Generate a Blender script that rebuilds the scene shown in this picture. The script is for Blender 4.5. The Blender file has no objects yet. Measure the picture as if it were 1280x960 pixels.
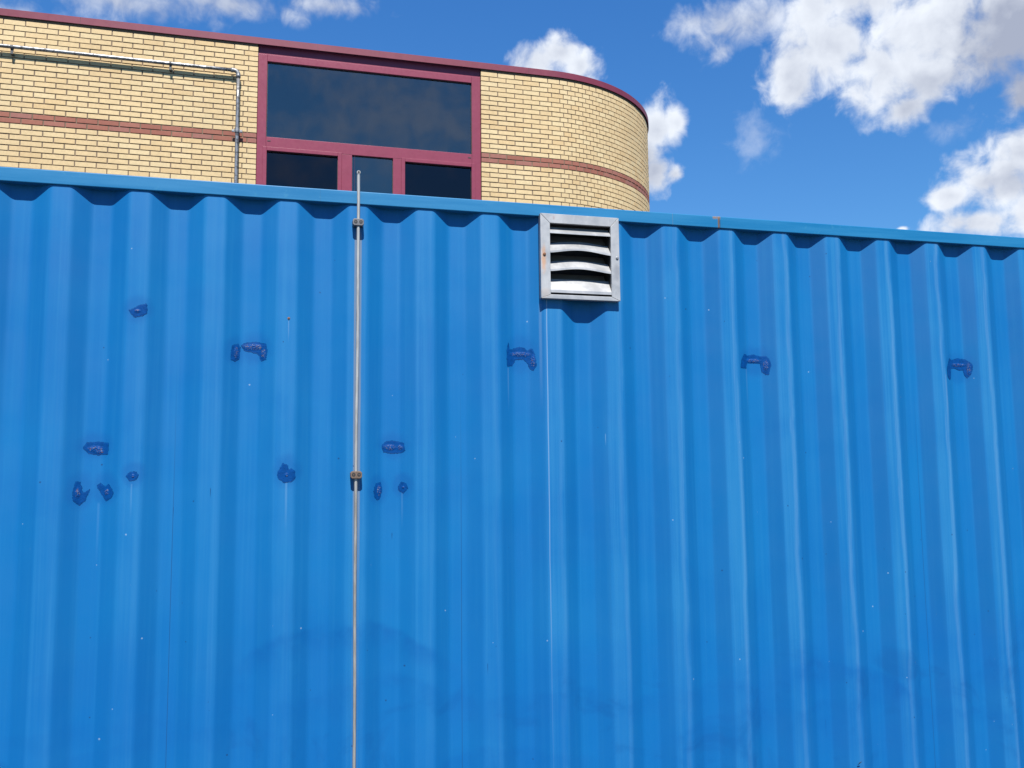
import bpy, bmesh, math, random
from mathutils import Vector, Matrix, noise
random.seed(7)
C = bpy.context.scene.collection
PI = math.pi

# ------------------------------------------------------------------ camera
EYE = 1.734                      # camera height above the ground
F_PX, PITCH, ROLL, YAW = 1088.86, 0.10240904, -0.0104413, 0.25283982
cd = bpy.data.cameras.new('camera'); cam = bpy.data.objects.new('camera', cd); C.objects.link(cam)
fw = Vector((math.sin(YAW)*math.cos(PITCH), math.cos(YAW)*math.cos(PITCH), math.sin(PITCH)))
rt = Vector((math.cos(YAW), -math.sin(YAW), 0)); up = rt.cross(fw)
r2 = rt*math.cos(ROLL)+up*math.sin(ROLL); u2 = -rt*math.sin(ROLL)+up*math.cos(ROLL)
mw = Matrix((r2, u2, -fw)).transposed().to_4x4(); mw.translation = (0, 0, EYE)
cam.matrix_world = mw
cd.sensor_width = 36; cd.lens = F_PX/1280*36; cd.clip_end = 2000; cd.clip_start = .05
bpy.context.scene.camera = cam

# ------------------------------------------------------------------ sun, exposure
SUN_TRAVEL = Vector((.10, 1, -1.42)).normalized()
sl = bpy.data.lights.new('sun', 'SUN'); sun = bpy.data.objects.new('sun', sl); C.objects.link(sun)
sun.rotation_euler = SUN_TRAVEL.to_track_quat('-Z', 'Y').to_euler()
sl.energy = 5.0; sl.angle = math.radians(.53); sl.color = (1, .955, .89)
vs = bpy.context.scene.view_settings
vs.view_transform = 'Standard'; vs.look = 'None'; vs.exposure = 1.1; vs.gamma = 1; vs.use_curve_mapping = False

# ------------------------------------------------------------------ node helpers
class NB:
    """small node-graph builder: every call returns an output socket"""
    def __init__(s, nt): s.nt = nt; s.n = nt.nodes; s.l = nt.links
    def put(s, sock, v):
        if isinstance(v, bpy.types.NodeSocket): s.l.new(v, sock)
        elif v is not None:
            if hasattr(sock.default_value, '__len__') and not hasattr(v, '__len__'): v = (v,)*len(sock.default_value)
            if hasattr(sock.default_value, '__len__') and len(sock.default_value) == 4 and len(v) == 3: v = (*v, 1)
            sock.default_value = v
    def m(s, op, a, b=None, c=None, clamp=False):
        n = s.n.new('ShaderNodeMath'); n.operation = op; n.use_clamp = clamp
        for i, v in enumerate((a, b, c)):
            if v is not None: s.put(n.inputs[i], v)
        return n.outputs[0]
    def v(s, op, a, b=None):
        n = s.n.new('ShaderNodeVectorMath'); n.operation = op
        s.put(n.inputs[0], a)
        if b is not None: s.put(n.inputs[1], b)
        return n.outputs['Value'] if op in ('LENGTH', 'DOT_PRODUCT', 'DISTANCE') else n.outputs[0]
    def xyz(s, a):
        n = s.n.new('ShaderNodeSeparateXYZ'); s.put(n.inputs[0], a); return n.outputs[0], n.outputs[1], n.outputs[2]
    def comb(s, x, y, z):
        n = s.n.new('ShaderNodeCombineXYZ')
        for i, q in enumerate((x, y, z)): s.put(n.inputs[i], q)
        return n.outputs[0]
    def noise(s, vec, scale=1, detail=4, rough=.5, dist=0):
        n = s.n.new('ShaderNodeTexNoise'); s.put(n.inputs['Vector'], vec)
        n.inputs['Scale'].default_value = scale; n.inputs['Detail'].default_value = detail
        n.inputs['Roughness'].default_value = rough; n.inputs['Distortion'].default_value = dist
        return n.outputs[0]
    def ramp(s, x, a, b, c=0, d=1, smooth=True):
        n = s.n.new('ShaderNodeMapRange'); n.interpolation_type = 'SMOOTHSTEP' if smooth else 'LINEAR'
        s.put(n.inputs[0], x)
        for i, q in enumerate((a, b, c, d)): s.put(n.inputs[1+i], q)
        return n.outputs[0]
    def mix(s, f, a, b, blend='MIX'):
        n = s.n.new('ShaderNodeMix'); n.data_type = 'RGBA'; n.blend_type = blend
        s.put(n.inputs[0], f); s.put(n.inputs[6], a); s.put(n.inputs[7], b); return n.outputs[2]
    def pos(s, obj=True):
        return s.n.new('ShaderNodeTexCoord').outputs['Object'] if obj else s.n.new('ShaderNodeNewGeometry').outputs['Position']
    def bump(s, h, strength=.3, dist=.01):
        n = s.n.new('ShaderNodeBump'); s.put(n.inputs['Height'], h)
        n.inputs['Strength'].default_value = strength; n.inputs['Distance'].default_value = dist; return n.outputs[0]

def mat(name):
    m = bpy.data.materials.new(name); m.use_nodes = True
    b = NB(m.node_tree); p = m.node_tree.nodes['Principled BSDF']
    return m, b, p
def simple(name, col, rough=.5, metal=0., var=.12, scale=6., bump=0.):
    m, b, p = mat(name); g = b.pos(False)
    n = b.noise(g, scale, 5, .6)
    f = b.ramp(n, .25, .75, 1-var, 1+var, False)
    b.put(p.inputs['Base Color'], b.mix(1, col, b.comb(f, f, f), 'MULTIPLY'))
    if 'maroon' in name: p.inputs['Specular IOR Level'].default_value = .2
    b.put(p.inputs['Roughness'], b.ramp(b.noise(g, scale*4, 4, .6), .2, .8, max(.02, rough-.08), rough+.08, False))
    p.inputs['Metallic'].default_value = metal
    if bump: b.put(p.inputs['Normal'], b.bump(b.noise(g, scale*12, 5, .6), bump, .004))
    return m

# ------------------------------------------------------------------ sky
world = bpy.data.worlds.new('World'); bpy.context.scene.world = world; world.use_nodes = True
wb = NB(world.node_tree); bg = world.node_tree.nodes['Background']
st = wb.n.new('ShaderNodeTexSky'); st.sky_type = 'NISHITA'; st.sun_disc = False
to_sun = -SUN_TRAVEL
st.sun_elevation = math.asin(to_sun.z); st.sun_rotation = math.atan2(to_sun.x, to_sun.y)
st.air_density = 1.0; st.dust_density = .1; st.ozone_density = 3.5; st.altitude = 0
bg.inputs['Strength'].default_value = .05
# clouds: (azimuth, elevation, half width, half height, strength) in degrees
CL = [(16.5,25.9,1.95,1.3,1),(18.0,26.6,1.7,1.2,1),(19.4,25.8,1.5,1.2,1),(24.5,21.8,1.74,2.11,1),(25.6,22.1,.92,1.05,1),(24.2,19.2,1.33,1.68,.9),(25.6,19.0,.9,.7,.8),(23.6,20.5,1.5,3.0,1),
 (33.0,24.0,2.4,2.3,1),(35.7,25.2,3.4,3.2,1),(38.7,23.6,3.0,3.2,1),(41.3,25.4,5.0,4.0,1),(45.7,24.6,5.4,4.6,1),(39.7,21.0,1.6,1.4,.9),(46.1,20.6,1.8,1.6,.8),(34.8,27.6,2.56,1.9,1),
 (44.2,16.5,2.8,1.7,1),(45.7,17.6,2.4,2.0,1),(41.9,15.9,1.3,.95,1),(43.6,14.1,3.3,1.2,1),(46.5,15.1,3.0,2.8,1),(47.0,21.2,2.2,2.2,1),(43.0,27.2,4,2.2,1),(38.6,27.4,3,2.2,1),(41.2,22.6,3,1.5,1),(44.8,15.6,2.6,1.5,1),(46.2,14.2,3,1.8,1),(44.8,17.0,2.2,1.6,1),(36.8,27.8,2.5,1.8,1),(33.2,23.3,1.8,1.6,1),(39.2,14.3,.36,.22,1),
 (52,20,5,4,1),(58,26,7,4,1),(66,17,6,3,1),(-30,30,8,4,1),(-42,20,7,3,1),(20,45,9,5,1),(48,38,10,6,1)]
FL = [(-11.1,27.4,6.67,1.3,.55),(-4.0,28.3,5.6,1.0,.6),(2.0,28.9,4.2,.8,.5),(27.2,27.7,2.4,1.1,.6),(29.0,27.2,2.82,1.7,.75),(29.0,26.0,1.2,1.0,.5),(31.9,27.5,3.08,1.58,.9),(-19.4,25.6,6.15,2.11,.7),(2,34,10,3,.6),]
FL2 = [(30.6,20.8,1.5,1.7,1),(42.3,19.7,1.6,.8,.7),(172,23,9,4,1),(186,20,8,4,1),(180,28,9,3,1)]
dvec = wb.v('NORMALIZE', wb.n.new('ShaderNodeTexCoord').outputs['Generated'])
dx_, dy_, dz_ = wb.xyz(dvec)
az = wb.m('MULTIPLY', wb.m('ARCTAN2', dx_, dy_), 180/PI)
az = wb.m('ADD', az, wb.m('MULTIPLY', wb.m('LESS_THAN', az, -100), 360))     # keep the seam far to the left
el = wb.m('MULTIPLY', wb.m('ARCSINE', dz_), 180/PI)
ae = wb.comb(az, el, 0)
def cover(vec, lst):
    acc = None
    for a, e, ra, re, s in lst:
        d = wb.v('LENGTH', wb.v('MULTIPLY', wb.v('SUBTRACT', vec, (a, e, 0)), (1/(ra*1.14), 1/(re*1.07), 0)))
        f = wb.m('SUBTRACT', 1.0-(1-s)*.3, d)
        acc = f if acc is None else wb.m('SMOOTH_MAX', acc, f, .25)
    return acc
def turb(vec):
    big = wb.noise(vec, .28, 3, .5); fine = wb.noise(vec, .62, 9, .57, .3)
    return wb.m('ADD', wb.m('MULTIPLY', wb.m('SUBTRACT', big, .5), .9), wb.m('MULTIPLY', wb.m('SUBTRACT', fine, .5), 1.55))
t0 = turb(ae); t1 = turb(wb.v('ADD', ae, (-.55, .8, 0)))
away = wb.ramp(wb.v('DOT_PRODUCT', dvec, tuple(fw)), .78, .45)            # other parts of the sky: scattered clouds of the same kind
scat = wb.m('SUBTRACT', wb.m('MULTIPLY', wb.noise(wb.v('MULTIPLY', ae, (.6, 1, 1)), .07, 4, .5), 2.6), 1.6)
base = wb.m('MAXIMUM', cover(ae, CL), wb.m('SUBTRACT', wb.m('MULTIPLY', wb.m('ADD', scat, 2.0), away), 2.0))
field = wb.m('ADD', base, t0)
dens = wb.ramp(field, -.02, .74)
thin = wb.m('MULTIPLY', wb.ramp(wb.m('ADD', cover(ae, FL), wb.m('MULTIPLY', t0, 1.15)), -.12, 1.05), .8)
thin2 = wb.m('MULTIPLY', wb.ramp(wb.m('ADD', cover(ae, FL2), wb.m('MULTIPLY', t0, 1.5)), -.1, 1.1), .30)
dens = wb.m('MAXIMUM', dens, wb.m('MAXIMUM', thin, thin2), clamp=True)
relief = wb.m('SUBTRACT', t0, t1)
thick = wb.ramp(field, .35, 1.4)
soft = wb.m('SUBTRACT', wb.noise(ae, .22, 4, .55), .5)
lit = wb.m('ADD', wb.m('MULTIPLY', relief, .46), wb.m('SUBTRACT', .86, wb.m('MULTIPLY', thick, .40)))
lit = wb.m('ADD', lit, wb.m('MULTIPLY', soft, .9))
under = None                                  # flat grey undersides of the two big clouds and of the small one's tail
for a_, e_, ra, re_, k_ in ((46.0, 22.8, 5.0, 4.6, .85), (41.0, 21.6, 2.4, 1.6, .35), (45.6, 16.2, 2.6, .9, .5), (24.0, 19.3, 2.0, 1.6, .45), (29.5, 27.5, 3.5, 2.0, .3), (-5, 28, 18, 3, .5)):
    d = wb.v('LENGTH', wb.v('MULTIPLY', wb.v('SUBTRACT', ae, (a_, e_, 0)), (1/ra, 1/re_, 0)))
    f_ = wb.m('MULTIPLY', wb.ramp(wb.m('ADD', d, wb.m('MULTIPLY', t0, .5)), 1.25, .25), k_)
    under = f_ if under is None else wb.m('MAXIMUM', under, f_)
lit = wb.m('SUBTRACT', lit, under, clamp=True)
ccol = wb.mix(lit, (3.8, 4.25, 5.5, 1), (8.6, 9.1, 9.9, 1))
tint = wb.mix(wb.ramp(el, 8, 34, 0, 1, False), (.62, 1.07, 1.33, 1), (.46, 1.13, 1.78, 1))
tint = wb.mix(wb.ramp(el, 34, 75), tint, (.40, .90, 1.35, 1))
skyc = wb.mix(1, st.outputs[0], tint, 'MULTIPLY')
wb.l.new(wb.mix(dens, skyc, ccol), bg.inputs['Color'])

# ------------------------------------------------------------------ mesh helpers
class MB:
    """collects boxes, tubes and sheets; build() links them as ONE mesh object"""
    def __init__(s): s.v = []; s.f = []; s.tag = []
    def box(s, x0, x1, y0, y1, z0, z1, M=None, tag=0., back=True):
        b = len(s.v)
        for x, y, z in ((x0,y0,z0),(x1,y0,z0),(x1,y1,z0),(x0,y1,z0),(x0,y0,z1),(x1,y0,z1),(x1,y1,z1),(x0,y1,z1)):
            p = Vector((x, y, z)); s.v.append(M @ p if M else p)
        fs = [(0,1,5,4),(1,2,6,5),(3,0,4,7),(4,5,6,7),(3,2,1,0)]
        if back: fs.append((2,3,7,6))
        s.f += [tuple(b+i for i in f) for f in fs]; s.tag += [tag]*len(fs)
    def tube(s, pts, r, n=12, caps=True):
        b = len(s.v); up0 = None
        for i, p in enumerate(pts):
            p = Vector(p); t = (Vector(pts[min(i+1, len(pts)-1)])-Vector(pts[max(i-1, 0)])).normalized()
            if up0 is None: up0 = t.orthogonal().normalized()
            u = (up0-t*up0.dot(t)).normalized(); w = t.cross(u); up0 = u
            rr = r[i] if isinstance(r, (list, tuple)) else r
            s.v += [p+(u*math.cos(a)+w*math.sin(a))*rr for a in [2*PI*k/n for k in range(n)]]
        for i in range(len(pts)-1):
            for k in range(n):
                s.f.append((b+i*n+k, b+i*n+(k+1) % n, b+(i+1)*n+(k+1) % n, b+(i+1)*n+k)); s.tag.append(0)
        if caps:
            s.f.append(tuple(b+k for k in range(n))[::-1]); s.f.append(tuple(b+(len(pts)-1)*n+k for k in range(n))); s.tag += [0, 0]
    def prism(s, outline, y0, y1):          # outline in (x, z), extruded along y
        b = len(s.v); n = len(outline)
        s.v += [Vector((x, y0, z)) for x, z in outline]+[Vector((x, y1, z)) for x, z in outline]
        s.f.append(tuple(range(b, b+n))); s.f.append(tuple(range(b+2*n-1, b+n-1, -1)))
        s.f += [(b+i, b+n+i, b+n+(i+1) % n, b+(i+1) % n) for i in range(n)]; s.tag += [0]*(n+2)
    def build(s, name, m, parent=None, bevel=0, smooth=False, attr=None, fix=True):
        me = bpy.data.meshes.new(name); me.from_pydata([tuple(v) for v in s.v], [], s.f)
        if fix:
            bm = bmesh.new(); bm.from_mesh(me); bmesh.ops.recalc_face_normals(bm, faces=bm.faces); bm.to_mesh(me); bm.free()
        if attr:
            a = me.attributes.new(attr, 'FLOAT', 'FACE'); a.data.foreach_set('value', s.tag)
        o = bpy.data.objects.new(name, me); C.objects.link(o); me.materials.append(m)
        if smooth: me.polygons.foreach_set('use_smooth', [True]*len(me.polygons))
        if bevel:
            md = o.modifiers.new('bevel', 'BEVEL'); md.width = bevel; md.segments = 3; md.limit_method = 'ANGLE'
            me.polygons.foreach_set('use_smooth', [True]*len(me.polygons))
            wn = o.modifiers.new('wn', 'WEIGHTED_NORMAL'); wn.keep_sharp = True
        if parent: o.parent = parent
        return o
def thing(name, label, cat, loc=(0, 0, 0), group=None):
    o = bpy.data.objects.new(name, None); C.objects.link(o); o.location = loc
    o['label'] = label; o['category'] = cat
    if group: o['group'] = group
    return o
def keep(o, parent):                        # parent without moving (parents are unrotated)
    o.parent = parent; o.matrix_parent_inverse = Matrix.Translation(-Vector(parent.location)); return o

# ------------------------------------------------------------------ ground
m_ground, b, p = mat('dark_paving')
g = b.pos(False)
br = b.n.new('ShaderNodeTexBrick'); b.put(br.inputs['Vector'], g)
br.inputs['Scale'].default_value = 1; br.inputs['Brick Width'].default_value = .3; br.inputs['Row Height'].default_value = .3
br.inputs['Mortar Size'].default_value = .006
br.inputs['Color1'].default_value = (.075, .073, .07, 1); br.inputs['Color2'].default_value = (.06, .06, .058, 1); br.inputs['Mortar'].default_value = (.08, .075, .07, 1)
b.put(p.inputs['Base Color'], b.mix(.5, br.outputs[0], b.ramp(b.noise(g, 1.5, 8, .7), .3, .7, .04, .09), 'MIX')); p.inputs['Roughness'].default_value = .9
gm = MB(); n = 24; S = 600
for j in range(n+1):
    for i in range(n+1): gm.v.append(Vector((-S/2+S*i/n, -S/2+S*j/n, 0)))
gm.f = [(j*(n+1)+i, j*(n+1)+i+1, (j+1)*(n+1)+i+1, (j+1)*(n+1)+i) for j in range(n) for i in range(n)]; gm.tag = [0]*len(gm.f)
gr = gm.build('ground', m_ground); gr['kind'] = 'structure'

# ================================================================== CONTAINER
D0 = 3.5355                       # plane of the outer corrugation crests
X0, PT = -.84416, .278            # centre of a crest, pitch
TOP, RB = 2.896, 2.841            # top and bottom of the top side rail
CW, SW, DEP = .0724, .0678, .036
def prof_raw(x):
    a = abs(((x-X0)/PT+.5) % 1-.5)*PT
    return min(max((a-CW/2)/SW, 0), 1)*DEP
def prof(x):                      # bends rounded by the press tool
    return sum(prof_raw(x+(k-4)*.0024) for k in range(9))/9
def dent(x, z):                    # slight waviness of the pressed sheet
    d = noise.noise(Vector((x*1.4, 0, z*1.1)))*.0025+noise.noise(Vector((x*5, 7, z*2.5)))*.0007
    return d*max(min(1, (RB-z)/.3, (z-.16)/.2), 0)
NCL = -13; XA = X0+NCL*PT-.04; XB = XA+12.192      # container ends

# blue container paint, faded, streaked and scuffed
MARKS = {
    'm1': [(-0.5941, 2.3696), (-0.574, 2.3781), (-0.5566, 2.3904), (-0.5301, 2.3972), (-0.5265, 2.3608), (-0.5464, 2.3481), (-0.5729, 2.3433), (-0.5867, 2.3582)],
    'm2': [(-0.7413, 1.8459), (-0.7293, 1.8665), (-0.6905, 1.8693), (-0.6511, 1.8642), (-0.6524, 1.8219), (-0.6887, 1.8195), (-0.7235, 1.8272)],
    'm3': [(-0.7687, 1.6791), (-0.7602, 1.7204), (-0.7449, 1.7202), (-0.7353, 1.6783), (-0.7118, 1.6919), (-0.7257, 1.6504), (-0.7458, 1.6324), (-0.7655, 1.6515)],
    'm4': [(-0.689, 1.7055), (-0.6764, 1.7147), (-0.6593, 1.7005), (-0.6434, 1.7116), (-0.6259, 1.6771), (-0.6319, 1.6604), (-0.6534, 1.6475), (-0.6706, 1.6727)],
    'm5': [(-0.5826, 1.7417), (-0.5674, 1.7555), (-0.5456, 1.7553), (-0.5382, 1.7412), (-0.5473, 1.7245), (-0.5707, 1.721)],
    'm6L': [(-0.2192, 2.2165), (-0.2154, 2.2456), (-0.1935, 2.2546), (-0.1843, 2.2392), (-0.1878, 2.1936), (-0.2053, 2.1843), (-0.2187, 2.1907)],
    'm6b': [(-0.1818, 2.2489), (-0.171, 2.2589), (-0.1251, 2.265), (-0.0877, 2.2562), (-0.0816, 2.2297), (-0.0865, 2.1942), (-0.1051, 2.1873), (-0.1168, 2.2167), (-0.1428, 2.2238), (-0.1704, 2.2299)],
    'm7': [(-0.0372, 1.7431), (-0.0151, 1.7852), (0.0034, 1.7756), (0.0052, 1.7590), (0.018, 1.7625), (0.0313, 1.7540), (0.0336, 1.7235), (0.0181, 1.7115), (-0.0093, 1.7081), (-0.0323, 1.7243)],
    'm8': [(0.3718, 1.8515), (0.3884, 1.8692), (0.4178, 1.8731), (0.4628, 1.8628), (0.4657, 1.8312), (0.4518, 1.8236), (0.4131, 1.82), (0.3788, 1.827)],
    'm9': [(0.339, 1.6717), (0.349, 1.7005), (0.3695, 1.705), (0.3756, 1.6757), (0.3667, 1.6419), (0.3545, 1.6326), (0.3422, 1.6475)],
    'm10': [(0.4381, 1.6846), (0.4521, 1.7059), (0.4705, 1.6989), (0.477, 1.6794), (0.4614, 1.66), (0.443, 1.6669)],
    'g6': [(0.8966, 2.2526), (0.9055, 2.2911), (0.9102, 2.2629), (0.9242, 2.259), (0.9303, 2.2666), (0.9599, 2.2728), (0.9821, 2.2679), (0.993, 2.2556), (1.0035, 2.2662), (1.0132, 2.2658), (1.0249, 2.2237), (1.0285, 2.1948), (1.0153, 2.1702), (1.0025, 2.178), (0.9924, 2.2033), (0.9741, 2.2191), (0.9408, 2.2183), (0.9234, 2.1907), (0.8979, 2.1868)],
    'g9': [(1.9895, 2.2023), (1.9975, 2.2374), (2.0172, 2.2661), (2.0293, 2.2672), (2.0379, 2.2603), (2.0707, 2.2671), (2.1088, 2.2583), (2.1271, 2.2614), (2.1429, 2.2452), (2.1484, 2.2179), (2.1371, 2.1721), (2.1258, 2.1745), (2.1099, 2.1867), (2.1032, 2.2272), (2.036, 2.2274), (2.0284, 2.2025)],
    'g15': [(3.0988, 2.2207), (3.1316, 2.2726), (3.1492, 2.2657), (3.1873, 2.2753), (3.2282, 2.2707), (3.2413, 2.2581), (3.257, 2.2455), (3.2571, 2.2217), (3.2489, 2.1948), (3.2344, 2.1784), (3.2239, 2.1856), (3.215, 2.2162), (3.1909, 2.2158), (3.1675, 2.2255), (3.1398, 2.2242), (3.1328, 2.1729), (3.1208, 2.1659), (3.1007, 2.1806)]}
SCARS = {
    'm2': [(-0.6981, 1.8411, 0.022, 0.0095), (-0.6848, 1.8317, 0.0139, 0.0056)], 'm3': [(-0.7512, 1.6787, 0.0064, 0.0148)],
    'm4': [(-0.6519, 1.6819, 0.0067, 0.0093)], 'm1': [(-0.5621, 2.3669, 0.0089, 0.0049)], 'm5': [(-0.5582, 1.7395, 0.0043, 0.0056)],
    'm6L': [(-0.1999, 2.2184, 0.0062, 0.0192)], 'm6b': [(-0.1339, 2.2434, 0.0353, 0.0097), (-0.0982, 2.2179, 0.0075, 0.0174)],
    'm7': [(-0.0006, 1.738, 0.0055, 0.0056)], 'm8': [(0.4472, 1.8444, 0.0083, 0.0089), (0.405, 1.845, 0.0216, 0.009)],
    'm9': [(0.3614, 1.6711, 0.0062, 0.0174)], 'm10': [(.458, 1.683, .004, .004)],
    'g6': [(0.9595, 2.2403, 0.0371, 0.0079), (1.0126, 2.2135, 0.0071, 0.0216)],
    'g9': [(2.0693, 2.2382, 0.0299, 0.0064), (2.1265, 2.215, 0.0085, 0.0212)],
    'g15': [(3.1847, 2.2412, 0.0343, 0.0072), (3.2393, 2.219, 0.0076, 0.0255)]}

m_blue, b, p = mat('faded_blue_paint')
g = b.pos(False); gx, gy, gz = b.xyz(g)
streak = b.noise(b.comb(b.m('MULTIPLY', gx, 55), gy, b.m('MULTIPLY', gz, .9)), 1, 5, .6)
streak2 = b.noise(b.comb(b.m('MULTIPLY', gx, 160), 3., b.m('MULTIPLY', gz, 1.6)), 1, 3, .6)
cloudy = b.noise(g, 1.7, 5, .55, .4)
u = b.m('MULTIPLY', b.m('SUBTRACT', b.m('FRACT', b.m('ADD', b.m('DIVIDE', b.m('SUBTRACT', gx, X0), PT), 100.5)), .5), PT)   # metres from the crest centre
au = b.m('ABSOLUTE', u)
crest = b.m('MULTIPLY', b.ramp(b.m('ADD', au, b.m('MULTIPLY', b.m('SUBTRACT', streak2, .5), .02)), .056, .026), b.ramp(b.m('ADD', b.m('MULTIPLY', streak, .6), b.m('MULTIPLY', cloudy, .4)), .35, .62, .2, 1.))
edge = b.m('MULTIPLY', b.m('MULTIPLY', b.ramp(b.m('ABSOLUTE', b.m('SUBTRACT', u, b.ramp(cloudy, .3, .7, .012, .034))), .017, .002), 1.0), b.ramp(streak2, .3, .75, .25, 1.))
valley = b.ramp(au, .090, .105)
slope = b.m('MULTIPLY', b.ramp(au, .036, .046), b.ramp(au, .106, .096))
col = b.mix(b.ramp(cloudy, .3, .7), (.0016, .172, .475, 1), (.0028, .200, .505, 1))
col = b.mix(b.m('MULTIPLY', b.ramp(streak, .42, .8), .35), col, (.020, .25, .55, 1))
col = b.mix(b.m('MULTIPLY', b.m('MULTIPLY', crest, b.ramp(gx, -.3, 2.2, .45, 1.)), .34), col, (.060, .31, .57, 1))            # paler crests, stronger to the right
col = b.mix(b.m('MULTIPLY', b.m('MULTIPLY', edge, b.ramp(b.m('ADD', gx, cloudy), .9, 3.2, .10, 1.)), .34), col, (.20, .42, .64, 1))  # painted highlight and chalk along the right side of each crest
col = b.mix(b.m('MULTIPLY', valley, .10), col, (.0015, .143, .41, 1))  # valley floors coloured darker, partly for the shade in them
left_shade = b.m('MULTIPLY', b.m('MULTIPLY', slope, b.ramp(u, .0, -.03)), b.ramp(gx, .4, 2.6))
col = b.mix(b.m('MULTIPLY', left_shade, .38), col, (.0010, .132, .370, 1))            # shade painted on the left-facing slopes, growing to the right
col = b.mix(b.m('MULTIPLY', slope, .15), col, (.0015, .132, .385, 1))             # shading of both slopes put into the colour
# overspray halo around the touched-up welds
hal = None
for k, pts in MARKS.items():
    cx = sum(q[0] for q in pts)/len(pts); cz = sum(q[1] for q in pts)/len(pts)
    rx = (max(q[0] for q in pts)-min(q[0] for q in pts))/2+.035; rz = (max(q[1] for q in pts)-min(q[1] for q in pts))/2+.045
    d = b.v('LENGTH', b.v('MULTIPLY', b.v('SUBTRACT', g, (cx, 0, cz+.008)), (1/rx, 0, 1/rz)))
    f = b.m('SUBTRACT', 1., d); hal = f if hal is None else b.m('MAXIMUM', hal, f)
hal = b.ramp(b.m('ADD', hal, b.m('MULTIPLY', b.m('SUBTRACT', b.noise(g, 22, 4, .6), .5), .5)), .02, .55)
col = b.mix(b.m('MULTIPLY', hal, .42), col, (.001, .11, .38, 1))
# drips below two welds and the pin hole, rough ground patches; chalk and painted glint down one crest edge
for (sx, sz, w, ln, s_, c_) in ((-.001, 1.715, .006, .22, .35, (.16, .38, .62, 1)), (-.0016, 2.35, .003, .10, .4, (.2, .38, .6, 1)), (1.0705, 2.70, .0028, 2.6, .55, (.36, .52, .70, 1)),
                             (1.045, 2.46, .008, .5, .25, (.25, .42, .6, 1)), (.455, 1.66, .005, .16, .2, (.14, .36, .62, 1)), (-.68, 1.64, .006, .25, .22, (.1, .32, .62, 1)), (-.562, 1.71, .004, .14, .3, (.14, .36, .62, 1)),
                             (3.085, 2.19, .006, .3, .25, (.2, .36, .58, 1)), (.903, 2.18, .004, .2, .3, (.14, .33, .58, 1)), (2.03, 2.2, .005, .2, .2, (.14, .33, .58, 1)), (-.281, 1.69, .0018, .045, .8, (.004, .03, .12, 1)), (-.417, 1.62, .0016, .05, .8, (.004, .03, .12, 1)), (.416, 1.50, .0018, .03, .8, (.004, .03, .12, 1)), (.80, .97, .0022, .05, .7, (.004, .03, .12, 1)), (2.36, .62, .0016, .09, .6, (.004, .04, .14, 1)), (1.33, 1.9, .002, .06, .4, (.3, .5, .66, 1))):
    wob = b.m('ADD', gx, b.m('MULTIPLY', b.m('SUBTRACT', b.noise(b.comb(0, 0, gz), 2.5, 2), .5), .008))
    f = b.m('MULTIPLY', b.ramp(b.m('ABSOLUTE', b.m('SUBTRACT', wob, sx)), w, w*.3), b.m('MULTIPLY', b.ramp(gz, sz-ln, sz-ln*.2), b.ramp(gz, sz+.004, sz-.004)))
    col = b.mix(b.m('MULTIPLY', f, s_), col, c_)
# pale run of dirt behind the rod
f = b.ramp(b.m('ABSOLUTE', b.m('SUBTRACT', gx, .269)), .0165, .012)
f = b.m('MULTIPLY', f, b.m('MULTIPLY', b.ramp(gz, 2.745, 2.70), b.ramp(streak2, .28, .55, .35, 1.)))
col = b.mix(b.m('MULTIPLY', f, b.ramp(gz, 1.2, 1.75, .10, .55)), col, (.33, .33, .29, 1))
# curved rub marks low on the wall
warp = b.m('MULTIPLY', b.m('SUBTRACT', b.noise(g, 2.6, 5, .6), .5), .22)
arcs = None
for (ax, az_, ar, w, s_, x0, x1) in ((.22, .33, .80, .012, .9, -.25, .75), (.3, -.2, 1.12, .02, .5, -.1, .95), (1.05, -.4, 1.24, .018, .5, .6, 1.5), (2.3, .02, .86, .012, 1., 2.1, 2.95),
                                (2.6, -.3, 1.05, .03, .6, 2.1, 3.3), (.9, -.5, 1.12, .03, .55, .3, 1.4), (2.0, -.5, 1.2, .03, .5, 1.5, 2.7), (3.0, -.2, .85, .02, .6, 2.6, 3.5), (-.3, -.4, 1.2, .03, .45, -.9, .25), (1.75, -.1, .92, .014, .5, 1.3, 2.2), (-.6, -.3, 1.15, .025, .4, -1.1, -.2), (3.2, -.4, 1.2, .02, .5, 2.8, 3.6)):
    r = b.v('LENGTH', b.v('MULTIPLY', b.v('SUBTRACT', g, (ax, 0, az_)), (1, 0, 1)))
    q = b.m('SUBTRACT', b.m('ADD', r, warp), ar)
    f = b.m('MULTIPLY', b.ramp(q, .022, -.018), b.ramp(q, -.09-w*4, -.0))       # crisp outer edge, wiped out inwards
    f = b.m('MULTIPLY', b.m('MULTIPLY', f, s_), b.m('MULTIPLY', b.ramp(gx, x0, x0+.2), b.ramp(gx, x1, x1-.25)))
    arcs = f if arcs is None else b.m('MAXIMUM', arcs, f)
arcs = b.m('MULTIPLY', arcs, b.ramp(b.noise(g, 9, 5, .65), .3, .65, .15, 1.))
col = b.mix(b.m('MULTIPLY', arcs, .62), col, (.001, .115, .39, 1))
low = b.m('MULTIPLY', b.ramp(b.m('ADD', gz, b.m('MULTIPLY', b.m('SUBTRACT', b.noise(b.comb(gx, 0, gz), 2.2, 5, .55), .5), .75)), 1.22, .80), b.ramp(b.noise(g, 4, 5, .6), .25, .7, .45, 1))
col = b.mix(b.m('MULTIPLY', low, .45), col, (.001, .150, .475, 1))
smg = b.m('MULTIPLY', b.ramp(b.noise(b.v('MULTIPLY', g, (1, 1, 1.3)), 3.4, 7, .62, .8), .52, .70), b.ramp(gz, 1.15, .75))
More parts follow.
